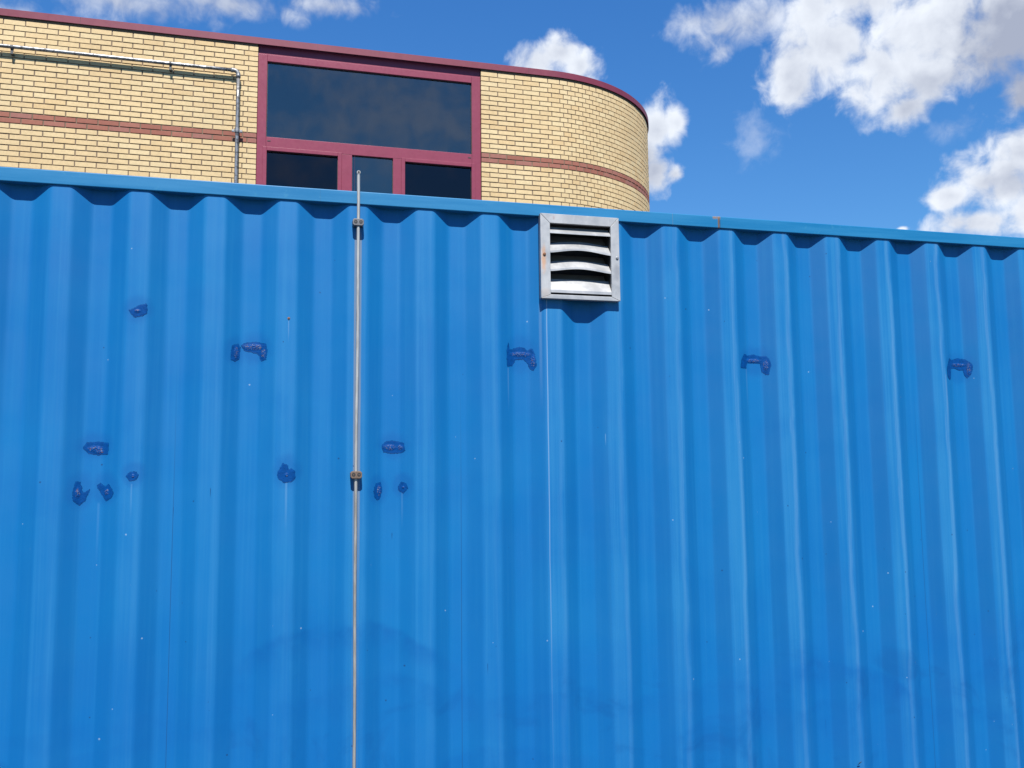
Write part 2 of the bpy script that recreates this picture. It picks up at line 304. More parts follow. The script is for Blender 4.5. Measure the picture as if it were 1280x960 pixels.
col = b.mix(b.m('MULTIPLY', smg, .38), col, (.001, .100, .34, 1))
# specks and little chips, denser near the bottom
def specks(scale, lo, seed):
    vo = b.n.new('ShaderNodeTexVoronoi'); vo.feature = 'F1'; b.put(vo.inputs['Vector'], b.v('ADD', b.comb(gx, 0, gz), seed)); vo.inputs['Scale'].default_value = scale
    cx_, cy_, cz_ = b.xyz(vo.outputs['Color'])
    rad = b.m('MULTIPLY', cx_, .0038*scale)
    return b.m('MULTIPLY', b.m('LESS_THAN', vo.outputs['Distance'], rad), b.m('LESS_THAN', cy_, lo))
lowd = b.ramp(gz, 2.4, .5, .02, .24)
col = b.mix(b.m('MULTIPLY', specks(14, lowd, (0, 0, 0)), .5), col, (.42, .58, .72, 1))
col = b.mix(b.m('MULTIPLY', specks(15, b.ramp(gz, 2.2, .5, .04, .30), (4, 0, 9)), .7), col, (.01, .05, .16, 1))
# panel seams
for sx in (-.4175, .7, 2.925):
    f = b.ramp(b.m('ABSOLUTE', b.m('SUBTRACT', b.m('ADD', gx, b.m('MULTIPLY', b.m('SUBTRACT', 1.6, gz), 0.)), sx)), .0018, .0006)
    col = b.mix(b.m('MULTIPLY', b.m('MULTIPLY', f, b.ramp(gz, 2.3, 1.4)), .85), col, (.008, .09, .26, 1))
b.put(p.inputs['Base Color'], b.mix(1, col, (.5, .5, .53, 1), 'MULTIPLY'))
b.put(p.inputs['Roughness'], b.ramp(b.noise(g, 5, 5, .6), .2, .8, .42, .56)); p.inputs['Specular IOR Level'].default_value = .22; p.inputs['Sheen Weight'].default_value = .0; p.inputs['Sheen Roughness'].default_value = .45; p.inputs['Sheen Tint'].default_value = (.5, .75, 1, 1)
b.put(p.inputs['Normal'], b.bump(b.m('ADD', b.m('MULTIPLY', b.noise(b.comb(b.m('MULTIPLY', gx, 10), 0, b.m('MULTIPLY', gz, 2)), 1, 4), 1.), b.m('MULTIPLY', b.noise(g, 240, 3), .03)), .25, .004))

m_rail, b, p = mat('weathered_blue_rail_paint')
g = b.pos(False); gx, gy, gz = b.xyz(g)
lng = b.noise(b.comb(b.m('MULTIPLY', gx, 2), gy, b.m('MULTIPLY', gz, 30)), 1, 5, .6)
col = b.mix(b.ramp(lng, .3, .7), (.010, .198, .43, 1), (.020, .238, .48, 1))
col = b.mix(b.m('MULTIPLY', b.ramp(b.noise(g, 30, 5, .65), .6, .74), .45), col, (.06, .31, .49, 1))
wz = b.noise(g, 90, 4, .7)
for sx, w, s_, cc in ((1.896, .0055, 1., (.19, .125, .085, 1)), (1.9025, .0022, .8, (.05, .035, .03, 1)), (1.668, .0012, .55, (.2, .22, .25, 1)), (.115, .0011, .3, (.05, .12, .2, 1))):
    f = b.ramp(b.m('ABSOLUTE', b.m('SUBTRACT', b.m('ADD', gx, b.m('MULTIPLY', b.m('SUBTRACT', wz, .5), .005)), sx)), w, w*.5)
    col = b.mix(b.m('MULTIPLY', f, s_), col, cc)
f = b.m('MULTIPLY', b.m('MULTIPLY', b.ramp(gz, 2.878, 2.889), b.ramp(b.m('ABSOLUTE', b.m('SUBTRACT', gx, 1.886)), .024, .014)), b.ramp(wz, .35, .5))
col = b.mix(b.m('MULTIPLY', f, .9), col, (.34, .24, .16, 1))
vo = b.n.new('ShaderNodeTexVoronoi'); b.put(vo.inputs['Vector'], g); vo.inputs['Scale'].default_value = 16
vx, vy, vz = b.xyz(vo.outputs['Color'])
col = b.mix(b.m('MULTIPLY', b.m('MULTIPLY', b.m('LESS_THAN', vo.outputs['Distance'], .05), b.m('LESS_THAN', vy, .22)), .6), col, (.45, .55, .6, 1))
b.put(p.inputs['Base Color'], b.mix(1, col, (.5, .5, .53, 1), 'MULTIPLY')); b.put(p.inputs['Roughness'], b.ramp(lng, .2, .8, .38, .52)); p.inputs['Specular IOR Level'].default_value = .25
b.put(p.inputs['Normal'], b.bump(b.noise(g, 14, 4), .2, .003))

m_patch, b, p = mat('dark_blue_touch_up_paint')
g = b.pos(False)
sc = b.n.new('ShaderNodeAttribute'); sc.attribute_name = 'scar'
col = b.mix(b.ramp(b.noise(g, 60, 4, .6), .3, .7), (.0003, .031, .130, 1), (.0005, .042, .175, 1))
f = b.m('MULTIPLY', b.ramp(sc.outputs['Fac'], .15, .6), b.ramp(b.noise(g, 190, 5, .7), .52, .64))
rc = b.mix(b.ramp(b.noise(g, 110, 3, .6), .42, .58), (.17, .175, .155, 1), (.115, .055, .025, 1))
dk = b.mix(b.ramp(b.noise(b.v('ADD', g, (3, 2, 1)), 170, 3), .55, .62), rc, (.012, .015, .03, 1))
b.put(p.inputs['Base Color'], b.mix(f, col, dk)); p.inputs['Roughness'].default_value = .5; p.inputs['Specular IOR Level'].default_value = .08
b.put(p.inputs['Normal'], b.bump(b.noise(g, 150, 4), .3, .002))
m_steel_dark = simple('dark_bare_steel', (.03, .032, .036), .6, .4)
m_roof = simple('blue_roof_paint', (.03, .2, .42), .5)

cont = thing('shipping_container', 'large faded blue corrugated steel shipping container filling the lower picture, patched with darker blue paint', 'container', (XA, D0, 0))
# corrugated wall as one pressed sheet with a hole for the vent
HX0, HX1, HZ0, HZ1 = 1.074, 1.369, 2.492, 2.811
xs = []; x = XA+.1
while x < XB-.1: xs.append(x); x += .0055
xs += [HX0, HX1]; xs = sorted(xs)
zs = sorted([.16+i*(RB+.01-.16)/30 for i in range(31)]+[HZ0, HZ1])
wv = []; wf = []
for z in zs:
    for x in xs:
        wv.append((x, D0+prof(x)+dent(x, z), z))
nx = len(xs)
for j in range(len(zs)-1):
    zc = (zs[j]+zs[j+1])/2
    for i in range(nx-1):
        xc = (xs[i]+xs[i+1])/2
        if HX0 < xc < HX1 and HZ0 < zc < HZ1: continue
        wf.append((j*nx+i, j*nx+i+1, (j+1)*nx+i+1, (j+1)*nx+i))
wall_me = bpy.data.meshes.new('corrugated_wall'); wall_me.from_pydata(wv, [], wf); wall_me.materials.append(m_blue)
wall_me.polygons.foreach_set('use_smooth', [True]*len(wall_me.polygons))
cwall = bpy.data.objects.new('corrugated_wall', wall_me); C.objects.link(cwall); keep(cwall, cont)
def cpart(mb, name, m, parent=cont, **k):
    o = mb.build(name, m, **k); return keep(o, parent) if parent is cont else sub(o, parent)
def sub(o, parent):                        # child of a part that sits at the world origin
    o.parent = parent; return o
rm = MB(); rm.box(XA+.12, XB-.12, D0-.007, D0+.053, RB, TOP); cpart(rm, 'top_rail', m_rail, bevel=.004)
rm = MB(); rm.box(XA+.12, XB-.12, D0-.01, D0+.05, .02, .18); cpart(rm, 'bottom_rail', m_rail, bevel=.005)
for x0, x1 in ((XA, XA+.14), (XB-.14, XB)):
    for y0 in (D0-.02, D0+2.438-.13):
        q = MB(); q.box(x0, x1, y0, y0+.13, .118, TOP-.118); cpart(q, 'corner_post', m_blue, bevel=.006)
        for z0 in (0, TOP-.112):
            q = MB(); q.box(x0-.012, x1+.03, y0-.008, y0+.16, z0, z0+.118)
            o = cpart(q, 'corner_casting', m_rail, bevel=.01)
q = MB(); k = 0; x = XA+.12                  # roof sheet with shallow pressed ribs
while x < XB-.33:
    q.box(x, x+.10, D0+.06, D0+2.37, TOP-.05, TOP-.012); q.box(x+.10, x+.21, D0+.06, D0+2.37, TOP-.06, TOP-.03); x += .21
cpart(q, 'roof_sheet', m_roof)
for y0, nm in ((D0+2.40, 'rear_wall'),):
    q = MB(); q.box(XA+.1, XB-.1, y0, y0+.03, .1, TOP); cpart(q, nm, m_blue)
for x0 in (XA+.04, XB-.07):
    q = MB(); q.box(x0, x0+.03, D0+.1, D0+2.32, .1, TOP-.02); cpart(q, 'end_wall', m_blue)
q = MB(); q.box(XA+.12, XB-.12, D0+.08, D0+2.38, .1, .14); cpart(q, 'floor_pan', m_steel_dark)

# touched-up weld marks: a thin skin of paint over lumpy weld remains, following the corrugation
def inside(px, pz, poly):
    c = False; n = len(poly); j = n-1
    for i in range(n):
        xi, zi = poly[i]; xj, zj = poly[j]
        if (zi > pz) != (zj > pz) and px < (xj-xi)*(pz-zi)/(zj-zi)+xi: c = not c
        j = i
    return c
def patch(key, pts, st_=.0016):
    x0 = min(q[0] for q in pts)-.004; x1 = max(q[0] for q in pts)+.004; z0 = min(q[1] for q in pts)-.004; z1 = max(q[1] for q in pts)+.004
    nx_ = int((x1-x0)/st_)+1; nz_ = int((z1-z0)/st_)+1
    cell = {}
    for j in range(nz_):
        for i in range(nx_):
            px = x0+(i+.5)*st_; pz = z0+(j+.5)*st_
            wx = noise.noise(Vector((px*170, pz*170, 1)))*.0026; wz_ = noise.noise(Vector((px*170, pz*170, 9)))*.0026
            if inside(px+wx, pz+wz_, pts): cell[(i, j)] = 1
    vid = {}; v = []; f = []; scar = []
    def vert(i, j):
        if (i, j) in vid: return vid[(i, j)]
        px = x0+i*st_; pz = z0+j*st_
        rim = sum((i+a, j+c_) in cell for a in (-1, 0) for c_ in (-1, 0)) < 4
        s = 0
        for (cx, cz, ra, rb) in SCARS.get(key, []):
            d = math.hypot((px-cx)/ra, (pz-cz)/rb); s = max(s, 1-d/1.5)
        s = max(0, min(1, s*1.6))
        lift = (0 if rim else .0009)+s*(.0022+.0022*noise.noise(Vector((px*220, pz*260, 3))))+.0004*noise.noise(Vector((px*300, pz*300, 5)))
        vid[(i, j)] = len(v); v.append((px, D0+prof(px)+dent(px, pz)-.0014-max(lift, 0), pz)); scar.append(s); return vid[(i, j)]
    for (i, j) in cell: f.append((vert(i, j), vert(i+1, j), vert(i+1, j+1), vert(i, j+1)))
    # skirt back to the sheet so the paint has thickness
    for (i, j) in list(cell):
        for (di, dj, a, c_) in ((-1, 0, (i, j+1), (i, j)), (1, 0, (i+1, j), (i+1, j+1)), (0, -1, (i, j), (i+1, j)), (0, 1, (i+1, j+1), (i, j+1))):
            if (i+di, j+dj) not in cell:
                A, B = vert(*a), vert(*c_); n0 = len(v)
                for q in (B, A): v.append((v[q][0], v[q][1]+.004, v[q][2])); scar.append(0)
                f.append((A, B, n0, n0+1))
    me = bpy.data.meshes.new('paint_patch'); me.from_pydata(v, [], f); me.materials.append(m_patch)
    at = me.attributes.new('scar', 'FLOAT', 'POINT'); at.data.foreach_set('value', scar)
    me.polygons.foreach_set('use_smooth', [True]*len(me.polygons))
    o = bpy.data.objects.new('paint_patch', me); C.objects.link(o); return sub(o, cwall)
LAB = {'m1': 'small ragged dark blue paint patch high on the left', 'm2': 'oval dark blue paint patch with rusty weld scar, far left', 'm3': 'drop shaped dark blue paint patch with side spur, lower far left',
 'm4': 'notched dark blue paint patch beside the drop shaped one', 'm5': 'small round dark blue paint patch with hole', 'm6L': 'narrow upright dark blue paint patch on the corrugation slope',
 'm6b': 'hooked dark blue paint patch with bright bare weld metal', 'm7': 'three lobed dark blue paint patch', 'm8': 'oblong dark blue paint patch right of the rod', 'm9': 'narrow leaf shaped dark blue paint patch right of the rod',
 'm10': 'small plain oval dark blue paint patch right of the rod', 'g6': 'bridge shaped dark blue paint patch left of the vent', 'g9': 'bridge shaped dark blue paint patch right of the vent', 'g15': 'bridge shaped dark blue paint patch at the far right'}
for k, pts in MARKS.items():
    o = patch(k, pts); o['label'] = LAB[k]
# pin hole with a rust ring
m_rust = simple('rust', (0.12, 0.051, 0.024), .85, 0, .4, 90)
q = MB(); q.tube([(-.0016, D0+dent(0, 2.3577)-.0003, 2.3577), (-.0016, D0+dent(0, 2.3577)-.002, 2.3577)], [.0055, .003], 14); sub(q.build('rusty_hole', m_rust), cwall)
q = MB(); q.tube([(-.0016, D0+dent(0, 2.3577)-.0027, 2.356), (-.0016, D0+dent(0, 2.3577)-.001, 2.356)], .003, 12); sub(q.build('rusty_hole', m_steel_dark), cwall)

# ---- louvred vent
m_alu, b, p = mat('weathered_aluminium')
g = b.pos(False)
n1 = b.noise(g, 9, 6, .65); n2 = b.noise(b.comb(b.m('MULTIPLY', b.xyz(g)[0], 60), 0, b.m('MULTIPLY', b.xyz(g)[2], 14)), 1, 4)
col = b.mix(b.ramp(n1, .35, .7), (0.2507, 0.2563, 0.2619, 1), (0.3121, 0.3176, 0.3259, 1))
col = b.mix(b.m('MULTIPLY', b.ramp(n2, .55, .8), .5), col, (0.405, 0.405, 0.405, 1))
for (cx, cz, rx, rz, cc, s_) in ((1.0528, 2.650, .014, .075, (.40, .22, .12, 1), .8), (1.385, 2.605, .020, .05, (.20, .20, .21, 1), .7), (1.058, 2.50, .03, .03, (.36, .30, .26, 1), .5), (1.10, 2.832, .006, .012, (.25, .2, .2, 1), .8)):
    d = b.v('LENGTH', b.v('MULTIPLY', b.v('SUBTRACT', g, (cx, 0, cz)), (1/rx, 0, 1/rz)))
    col = b.mix(b.m('MULTIPLY', b.ramp(b.m('ADD', d, b.m('MULTIPLY', b.m('SUBTRACT', b.noise(g, 80, 4), .5), .8)), 1.1, .2), s_), col, cc)
b.put(p.inputs['Base Color'], col); p.inputs['Metallic'].default_value = .35; b.put(p.inputs['Roughness'], b.ramp(n1, .3, .7, .38, .55))
b.put(p.inputs['Normal'], b.bump(n1, .15, .004))
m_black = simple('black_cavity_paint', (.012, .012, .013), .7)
FY = D0-.028
m_blade = simple('dusty_dark_metal', (.10, .10, .10), .8)
vx0, vx1, vz0, vz1 = 1.0395, 1.3995, 2.477, 2.8495; bw = .041
# frame: four mitred bars
def bar(p4):
    q = MB(); q.prism(p4, FY, D0-.0015); return q
vent = None
TLo, TRo, BRo, BLo = (vx0, vz1), (vx1, vz1), (vx1, vz0), (vx0, vz0)
ix0, ix1, iz0, iz1 = vx0+.043, vx1-.039, vz0+.017, vz1-.041
TLi, TRi, BRi, BLi = (ix0, iz1), (ix1, iz1), (ix1, iz0), (ix0, iz0)
q = MB()                                                        # duct behind the slats
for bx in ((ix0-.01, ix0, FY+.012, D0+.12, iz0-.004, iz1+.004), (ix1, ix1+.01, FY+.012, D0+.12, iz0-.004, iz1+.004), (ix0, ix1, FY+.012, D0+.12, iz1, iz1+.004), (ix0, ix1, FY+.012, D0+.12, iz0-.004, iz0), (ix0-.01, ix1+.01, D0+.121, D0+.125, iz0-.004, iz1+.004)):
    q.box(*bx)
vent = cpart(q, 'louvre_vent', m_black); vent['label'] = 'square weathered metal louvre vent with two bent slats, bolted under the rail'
for a_, c_, d_, e_ in ((TLo, TRo, TRi, TLi), (TRo, BRo, BRi, TRi), (BRo, BLo, BLi, BRi), (BLo, TLo, TLi, BLi)):
    g_ = .0006; cx = sum(v[0] for v in (a_, c_, d_, e_))/4; cz = sum(v[1] for v in (a_, c_, d_, e_))/4
    pts4 = [(x+(cx-x)*.004, z+(cz-z)*.004) for x, z in (a_, c_, d_, e_)]
    o = bar(pts4).build('vent_frame', m_alu, bevel=.0012); sub(o, vent)
# slats: (z top, z bottom, bow at top, bow at bottom)
def slat(zt, zb, bt, bb, yf=FY+.002, yb=D0+.014, lip=.006):
    q = MB(); n = 20
    for i in range(n+1):
        s = i/n; x = ix0+.0005+(ix1-ix0-.001)*s; w = math.sin(PI*s)**1.3 if bt or bb else 0
        zt_ = zt+bt*w; zb_ = zb+bb*w; yfi = yf+(.004*w)
        base = [(yb, zt_), (yfi, zb_+lip), (yfi-.0005, zb_), (yfi+.0015, zb_), (yfi+.002, zb_+lip-.002), (yb+.001, zt_-.0025)]
        q.v += [Vector((x, y, z)) for y, z in base]
    for i in range(n):
        for k in range(6): q.f.append((i*6+k, i*6+(k+1) % 6, (i+1)*6+(k+1) % 6, (i+1)*6+k)); q.tag.append(0)
    q.f.append(tuple(range(6))); q.f.append(tuple(n*6+k for k in range(5, -1, -1))); q.tag += [0, 0]
    return sub(q.build('vent_slat', m_alu), vent)
q = MB(); q.prism([(ix0, iz0), (ix1, iz0), (ix1, iz0+.0015), (ix0, iz0+.0015)], FY+.004, D0+.01)
for v in q.v:
    if v.y > D0: v.z += .013
sub(q.build('vent_sill', m_alu), vent)
slat(2.803, 2.764, 0, 0, yb=D0+.010, lip=.006)
slat(2.730, 2.678, .0125, .0165, lip=.008); slat(2.648, 2.597, .010, .015, lip=.008); slat(2.572, 2.504, 0, 0, lip=.012)
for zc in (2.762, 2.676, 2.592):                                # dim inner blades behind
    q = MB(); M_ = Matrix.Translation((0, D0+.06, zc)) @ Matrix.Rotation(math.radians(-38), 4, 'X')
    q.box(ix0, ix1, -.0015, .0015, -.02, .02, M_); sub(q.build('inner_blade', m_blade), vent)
m_zinc = simple('zinc_plated_steel', (0.27, 0.276, 0.282), .42, .6, .25, 60)
for sx, sz, mm in ((1.0558, 2.669, m_rust), (1.388, 2.669, m_zinc)):
    q = MB(); q.tube([(sx, FY+.001, sz), (sx, FY-.0035, sz), (sx, FY-.0055, sz)], [.0065, .0065, .004], 14); o = q.build('screw', mm, smooth=False); sub(o, vent)
    if mm is m_rust: o['label'] = 'rusty screw head'

# ---- rod clamped to the container
m_rod, b, p = mat('galvanised_rod')
g = b.pos(False); gx, gy, gz = b.xyz(g)
n1 = b.noise(b.comb(b.m('MULTIPLY', gx, 80), b.m('MULTIPLY', gy, 80), b.m('MULTIPLY', gz, 9)), 1, 6, .65)
up_c = b.mix(b.ramp(n1, .4, .7), (.30, .305, .30, 1), (.20, .20, .19, 1)); lo_c = b.mix(b.ramp(n1, .4, .65), (.255, .25, .232, 1), (.18, .172, .155, 1))
b.put(p.inputs['Base Color'], b.mix(b.ramp(b.m('ADD', gz, b.m('MULTIPLY', n1, .1)), 1.65, 1.95), lo_c, up_c)); p.inputs['Metallic'].default_value = .25; p.inputs['Roughness'].default_value = .5
b.put(p.inputs['Normal'], b.bump(n1, .3, .003))
RX, RY, RR = .2662, D0-.0255, .0062
rod = thing('earthing_rod', 'thin upright metal rod clamped to the blue container, its hollow tip rising above the rail', 'rod', (RX, RY, 0))
q = MB(); pts = [(RX+.0012*math.sin(z*3.1)+.0006*math.sin(z*9), RY+(.004*max(0, min(1, (2.5-z)))), z) for z in [i*.08+.05 for i in range(36)]]
pts += [(RX, RY-.001, 2.93), (RX, RY-.003, 2.962)]; q.tube(pts, RR, 14, False); keep(q.build('rod_shaft', m_rod, smooth=True), rod)
q = MB(); q.tube([(RX, RY-.010, 2.967), (RX, RY-.004, 2.9675), (RX, RY+.005, 2.968)], [.0074, .0078, .0074], 14); keep(q.build('rod_tip', m_rod, smooth=False), rod)
q = MB(); q.tube([(RX, RY-.0108, 2.967), (RX, RY-.0101, 2.967)], .0046, 12); keep(q.build('tip_hole', m_black), rod)
m_cl1 = simple('grey_clamp_metal', (.10, .10, .105), .5, .5, .3, 60); m_cl2 = simple('rusty_clamp_metal', (.105, .072, .052), .7, .2, .35, 70)
for cz, mm in ((2.758, m_cl1), (1.735, m_cl2)):
    q = MB(); w = .0225; h = .0145; c_ = .006
    q.prism([(RX-w+c_, cz-h), (RX+w-c_, cz-h), (RX+w, cz-h+c_), (RX+w, cz+h-c_), (RX+w-c_, cz+h), (RX-w+c_, cz+h), (RX-w, cz+h-c_), (RX-w, cz-h+c_)][::-1], D0-.036, D0-.0012)
    o = keep(q.build('rod_clamp', mm, bevel=.0018), rod); o['label'] = 'grey clamp block near the rail' if mm is m_cl1 else 'rust brown clamp block halfway down'
    for sx in (-.0105, .0105):
        q = MB(); q.tube([(RX+sx, D0-.0362, cz+.001), (RX+sx, D0-.0368, cz+.001)], [.0074, .0074], 14)
        s_ = q.build('bolt_hole', m_black); s_.parent = o
        q = MB(); q.tube([(RX+sx, D0-.0369, cz), (RX+sx, D0-.0376, cz)], [.0022, .0016], 8)
        s_ = q.build('bolt', mm); s_.parent = o

# little loop of wire poking out low on the wall
q = MB(); q.tube([(2.49+.012*math.sin(t*2.6)-.004, D0+prof(2.49)-.006-.012*math.sin(t*2), .425+.045*t-.028*t*t*1.1) for t in [i*.1 for i in range(13)]], .0012, 6)
o = q.build('wire', m_steel_dark, smooth=True); o['label'] = 'short curled black wire end sticking out low on the blue container'; o['category'] = 'wire'

# ================================================================== BRICK BUILDING
TH, DB = .0067, 10.2087
BX = Vector((math.cos(TH), math.sin(TH), 0)); BN = Vector((-math.sin(TH), math.cos(TH), 0)); BO = Vector((0, DB, 0))
T0, RAD = 3.18, 2.07
def path(t):                               # point and direction along the wall line, straight then round the corner
    if t <= T0: return BO+BX*t, BX, BN
    a = (t-T0)/RAD
    ctr = BO+BX*T0+BN*RAD
    return ctr+(BX*math.sin(a)-BN*math.cos(a))*RAD, BX*math.cos(a)+BN*math.sin(a), BN*math.cos(a)-BX*math.sin(a)
TEND = T0+RAD*PI
Z_BAND, Z_CB, Z_CT, CH = 5.7097, 6.785, 6.867, .062
TL, WL, WR = -8.5, -.402, 2.2816            # left end of the wall, opening
WZ0 = 4.60
bld = thing('brick_building', 'yellow brick building with rounded corner and red band courses, behind the container', 'building', (BO.x, BO.y, 0))
binv = Matrix.Translation(-Vector(bld.location))
def bpart(o, parent=bld):                 # parts undo the building's offset; sub-parts hang on parts that sit at the origin
    o.parent = parent
    if parent is bld: o.matrix_parent_inverse = binv
    return o

m_mortar = simple('grey_brown_mortar', (.125, .088, .058), .95, 0, .25, 25, .3)
def brick_mat(name, cols, attr):
    m, b, p = mat(name); g = b.pos(False)
    if attr: a = b.n.new('ShaderNodeAttribute'); a.attribute_name = 'shade'; r = a.outputs['Fac']
    else: r = b.n.new('ShaderNodeObjectInfo').outputs['Random']
    cr = b.n.new('ShaderNodeValToRGB'); b.put(cr.inputs[0], r)
    cr.color_ramp.elements[0].color = (*cols[0], 1); cr.color_ramp.elements[1].color = (*cols[-1], 1)
    for i, c_ in enumerate(cols[1:-1]): e = cr.color_ramp.elements.new((i+1)/(len(cols)-1)); e.color = (*c_, 1)
    n_ = b.ramp(b.noise(g, 38, 5, .65), .25, .75, .90, 1.08)
    n3 = b.ramp(b.noise(g, .9, 4, .6), .3, .7, .95, 1.04)
    k = b.m('MULTIPLY', n_, n3)
    b.put(p.inputs['Base Color'], b.mix(1, cr.outputs[0], b.comb(k, k, k), 'MULTIPLY')); p.inputs['Roughness'].default_value = .85
    b.put(p.inputs['Normal'], b.bump(b.noise(g, 120, 4, .6), .25, .003)); return m
YEL = [(.400, .292, .152), (.428, .322, .172), (.410, .301, .158), (.435, .338, .188), (.392, .276, .136)]
RED = [(0.1749, 0.05539, 0.03498), (0.2099, 0.07288, 0.04664), (0.1924, 0.07579, 0.0583)]
m_by = brick_mat('yellow_brick', YEL, False); m_bys = brick_mat('yellow_brick_mass', YEL, True)
m_br = brick_mat('red_brick', RED, False); m_brs = brick_mat('red_brick_mass', RED, True)

# mortar core of the wall
def strip(segs, z0, z1, depth=.10, off=.0065):
    q = MB(); n_ = len(segs); b0 = 0
    for t in segs:
        P_, d_, n2_ = path(t)
        for o_ in (off, depth):
            for z in (z0, z1): q.v.append(P_+n2_*o_+Vector((0, 0, z)))
    for i in range(n_-1):
        a_ = i*4; c_ = (i+1)*4
        q.f += [(a_, c_, c_+1, a_+1), (a_+2, a_+3, c_+3, c_+2), (a_+1, c_+1, c_+3, a_+3), (a_, a_+2, c_+2, c_)]
    q.f += [(0, 1, 3, 2), (n_*4-4, n_*4-2, n_*4-1, n_*4-3)]; q.tag = [0]*len(q.f); return q
wall = MB()
def addstrip(dst, q):
    b0 = len(dst.v); dst.v += q.v; dst.f += [tuple(i+b0 for i in f) for f in q.f]; dst.tag += q.tag
addstrip(wall, strip([TL, WL-.003], 0, Z_CB+.02)); addstrip(wall, strip([WL-.003, WR+.003], 0, WZ0-.003))
curve = [WR+.003, T0]+[T0+RAD*PI*i/72 for i in range(1, 73)]
addstrip(wall, strip(curve, 0, Z_CB+.02))
bwall = bpart(wall.build('wall', m_mortar))

# bricks. Every course counted from the band; joints as in the photograph
L, H, J = .21, .0515, .0105
def courses():
    k = int(Z_BAND/CH)
    out = []
    for i in range(-k, 18):                 # i: course index, 0 = upper red course, positive above it
        out.append((i, Z_BAND-CH+i*CH))
    return out
bricks = []                                 # (t0, t1, z, red)
bricks = []
for i, z in courses():
    red = i in (0, -1); ev = i % 2 == 0
    t = WL
    for w in ([.148] if ev else [.098, .148]): bricks.append((t-w, t, z, red)); t -= w+.012
    while t-.208 > TL: bricks.append((t-.208, t, z, red)); t -= .22
    bricks.append((TL, t, z, red))
    t = WR
    for w in ([.098]+[.208]*3+[.148, .148] if ev else [.208]*4+[.148]): bricks.append((t, t+w, z, red)); t += w+.012
    while t+.098 < TEND: bricks.append((t, t+.098, z, red)); t += .11
    if z+H < WZ0-.004:                      # below the window
        t = WL+(.006 if ev else -.104)
        while t < WR-.01:
            a_ = max(t, WL+.006); e_ = min(t+.208, WR-.006)
            if e_-a_ > .03: bricks.append((a_, e_, z, red))
            t += .22
camp = Vector((0, 0, EYE))
def vis(bk):
    """distance measure: the bricks that show largest come first; hidden ones last"""
    t0_, t1_, z, red = bk; tm = (t0_+t1_)/2; P_, d_, n_ = path(tm)
    c = P_+Vector((0, 0, z)); v = c-camp
    hid = (z < 5.12+.04*(tm < 0)) or tm < -3.25 or n_.dot(v) < 0
    return (hid, -(t1_-t0_)*abs(n_.dot(v))/v.length**3)
bricks.sort(key=vis)
cache = {}
def brick_mesh(w, red):
    key = (round(w, 4), red)
    if key not in cache:
        q = MB(); c_ = .0025; y0 = 0.; y1 = .03
        x0, x1, z0, z1 = -w/2, w/2, 0, H
        q.v = [Vector(v) for v in ((x0, c_, z0), (x1, c_, z0), (x1, c_, z1), (x0, c_, z1), (x0+c_, y0, z0+c_), (x1-c_, y0, z0+c_), (x1-c_, y0, z1-c_), (x0+c_, y0, z1-c_), (x0, y1, z0), (x1, y1, z0), (x1, y1, z1), (x0, y1, z1))]
        q.f = [(4,5,6,7),(0,1,5,4),(1,2,6,5),(2,3,7,6),(3,0,4,7),(8,9,1,0),(9,10,2,1),(10,11,3,2),(11,8,0,3)]; q.tag = [0]*9
        nm = 'red_brick' if red else 'brick'
        me = bpy.data.meshes.new(nm); me.from_pydata([tuple(v) for v in q.v], [], q.f); me.materials.append(m_br if red else m_by); cache[key] = me
    return cache[key]
cnt = {True: 0, False: 0}; mass = {True: MB(), False: MB()}
for bk in bricks:
    t0_, t1_, z, red = bk; w = t1_-t0_
    if w < .02: continue
    P_, d_, n_ = path((t0_+t1_)/2)
    jit = random.uniform(-.0012, .0012)
    M_ = Matrix((d_, n_, Vector((0, 0, 1)))).transposed().to_4x4()
    tilt = Matrix.Rotation(random.uniform(-.003, .003), 4, 'Z')@Matrix.Rotation(random.uniform(-.003, .003), 4, 'Y')
    M_.translation = P_+n_*jit+Vector((0, 0, z+random.uniform(-.0012, .0012)))
    M_ = M_@tilt
    if cnt[red] < (300 if not red else 150) and not vis(bk)[0]:
        o = bpy.data.objects.new('red_brick' if red else 'brick', brick_mesh(w, red)); C.objects.link(o)
        o.matrix_world = M_; o.parent = bwall; cnt[red] += 1
    else:
        mass[red].box(-w/2, w/2, 0, .03, 0, H, M_, random.random(), back=False)
o = bpart(mass[False].build('brickwork', m_bys, attr='shade', fix=False), bwall); o['kind'] = 'stuff'
o = bpart(mass[True].build('red_brickwork', m_brs, attr='shade', fix=False), bwall); o['kind'] = 'stuff'

# roof edge flashing following the corner
m_cop = simple('maroon_roof_edge_metal', (.122, .024, .041), .45, 0, .10, 5)
m_frame = simple('maroon_window_paint', (.160, .032, .056), .38, 0, .07, 8)
m_gasket = simple('black_gasket', (.01, .01, .012), .6)
segs = [TL-.03]+[-6.1, -3.7, -1.3, 1.1]+[T0]+[T0+RAD*PI*i/96 for i in range(1, 97)]
def flash(segs_, prof_, name, m):
    q = MB(); n_ = len(prof_)
    for t in segs_:
        P_, d_, n2_ = path(t)
        for o_, z in prof_: q.v.append(P_+n2_*o_+Vector((0, 0, z)))
    for i in range(len(segs_)-1):
        for k in range(n_): q.f.append((i*n_+k, (i+1)*n_+k, (i+1)*n_+(k+1) % n_, i*n_+(k+1) % n_)); q.tag.append(0)
    q.f += [tuple(range(n_)), tuple((len(segs_)-1)*n_+k for k in range(n_))[::-1]]; q.tag += [0, 0]
    return bpart(q.build(name, m))
cop = flash(segs, [(-.020, Z_CB), (-.018, Z_CT-.004), (-.014, Z_CT), (.28, Z_CT+.01), (.28, Z_CT-.05), (-.008, Z_CT-.05), (-.010, Z_CB)], 'roof_edge', m_cop)
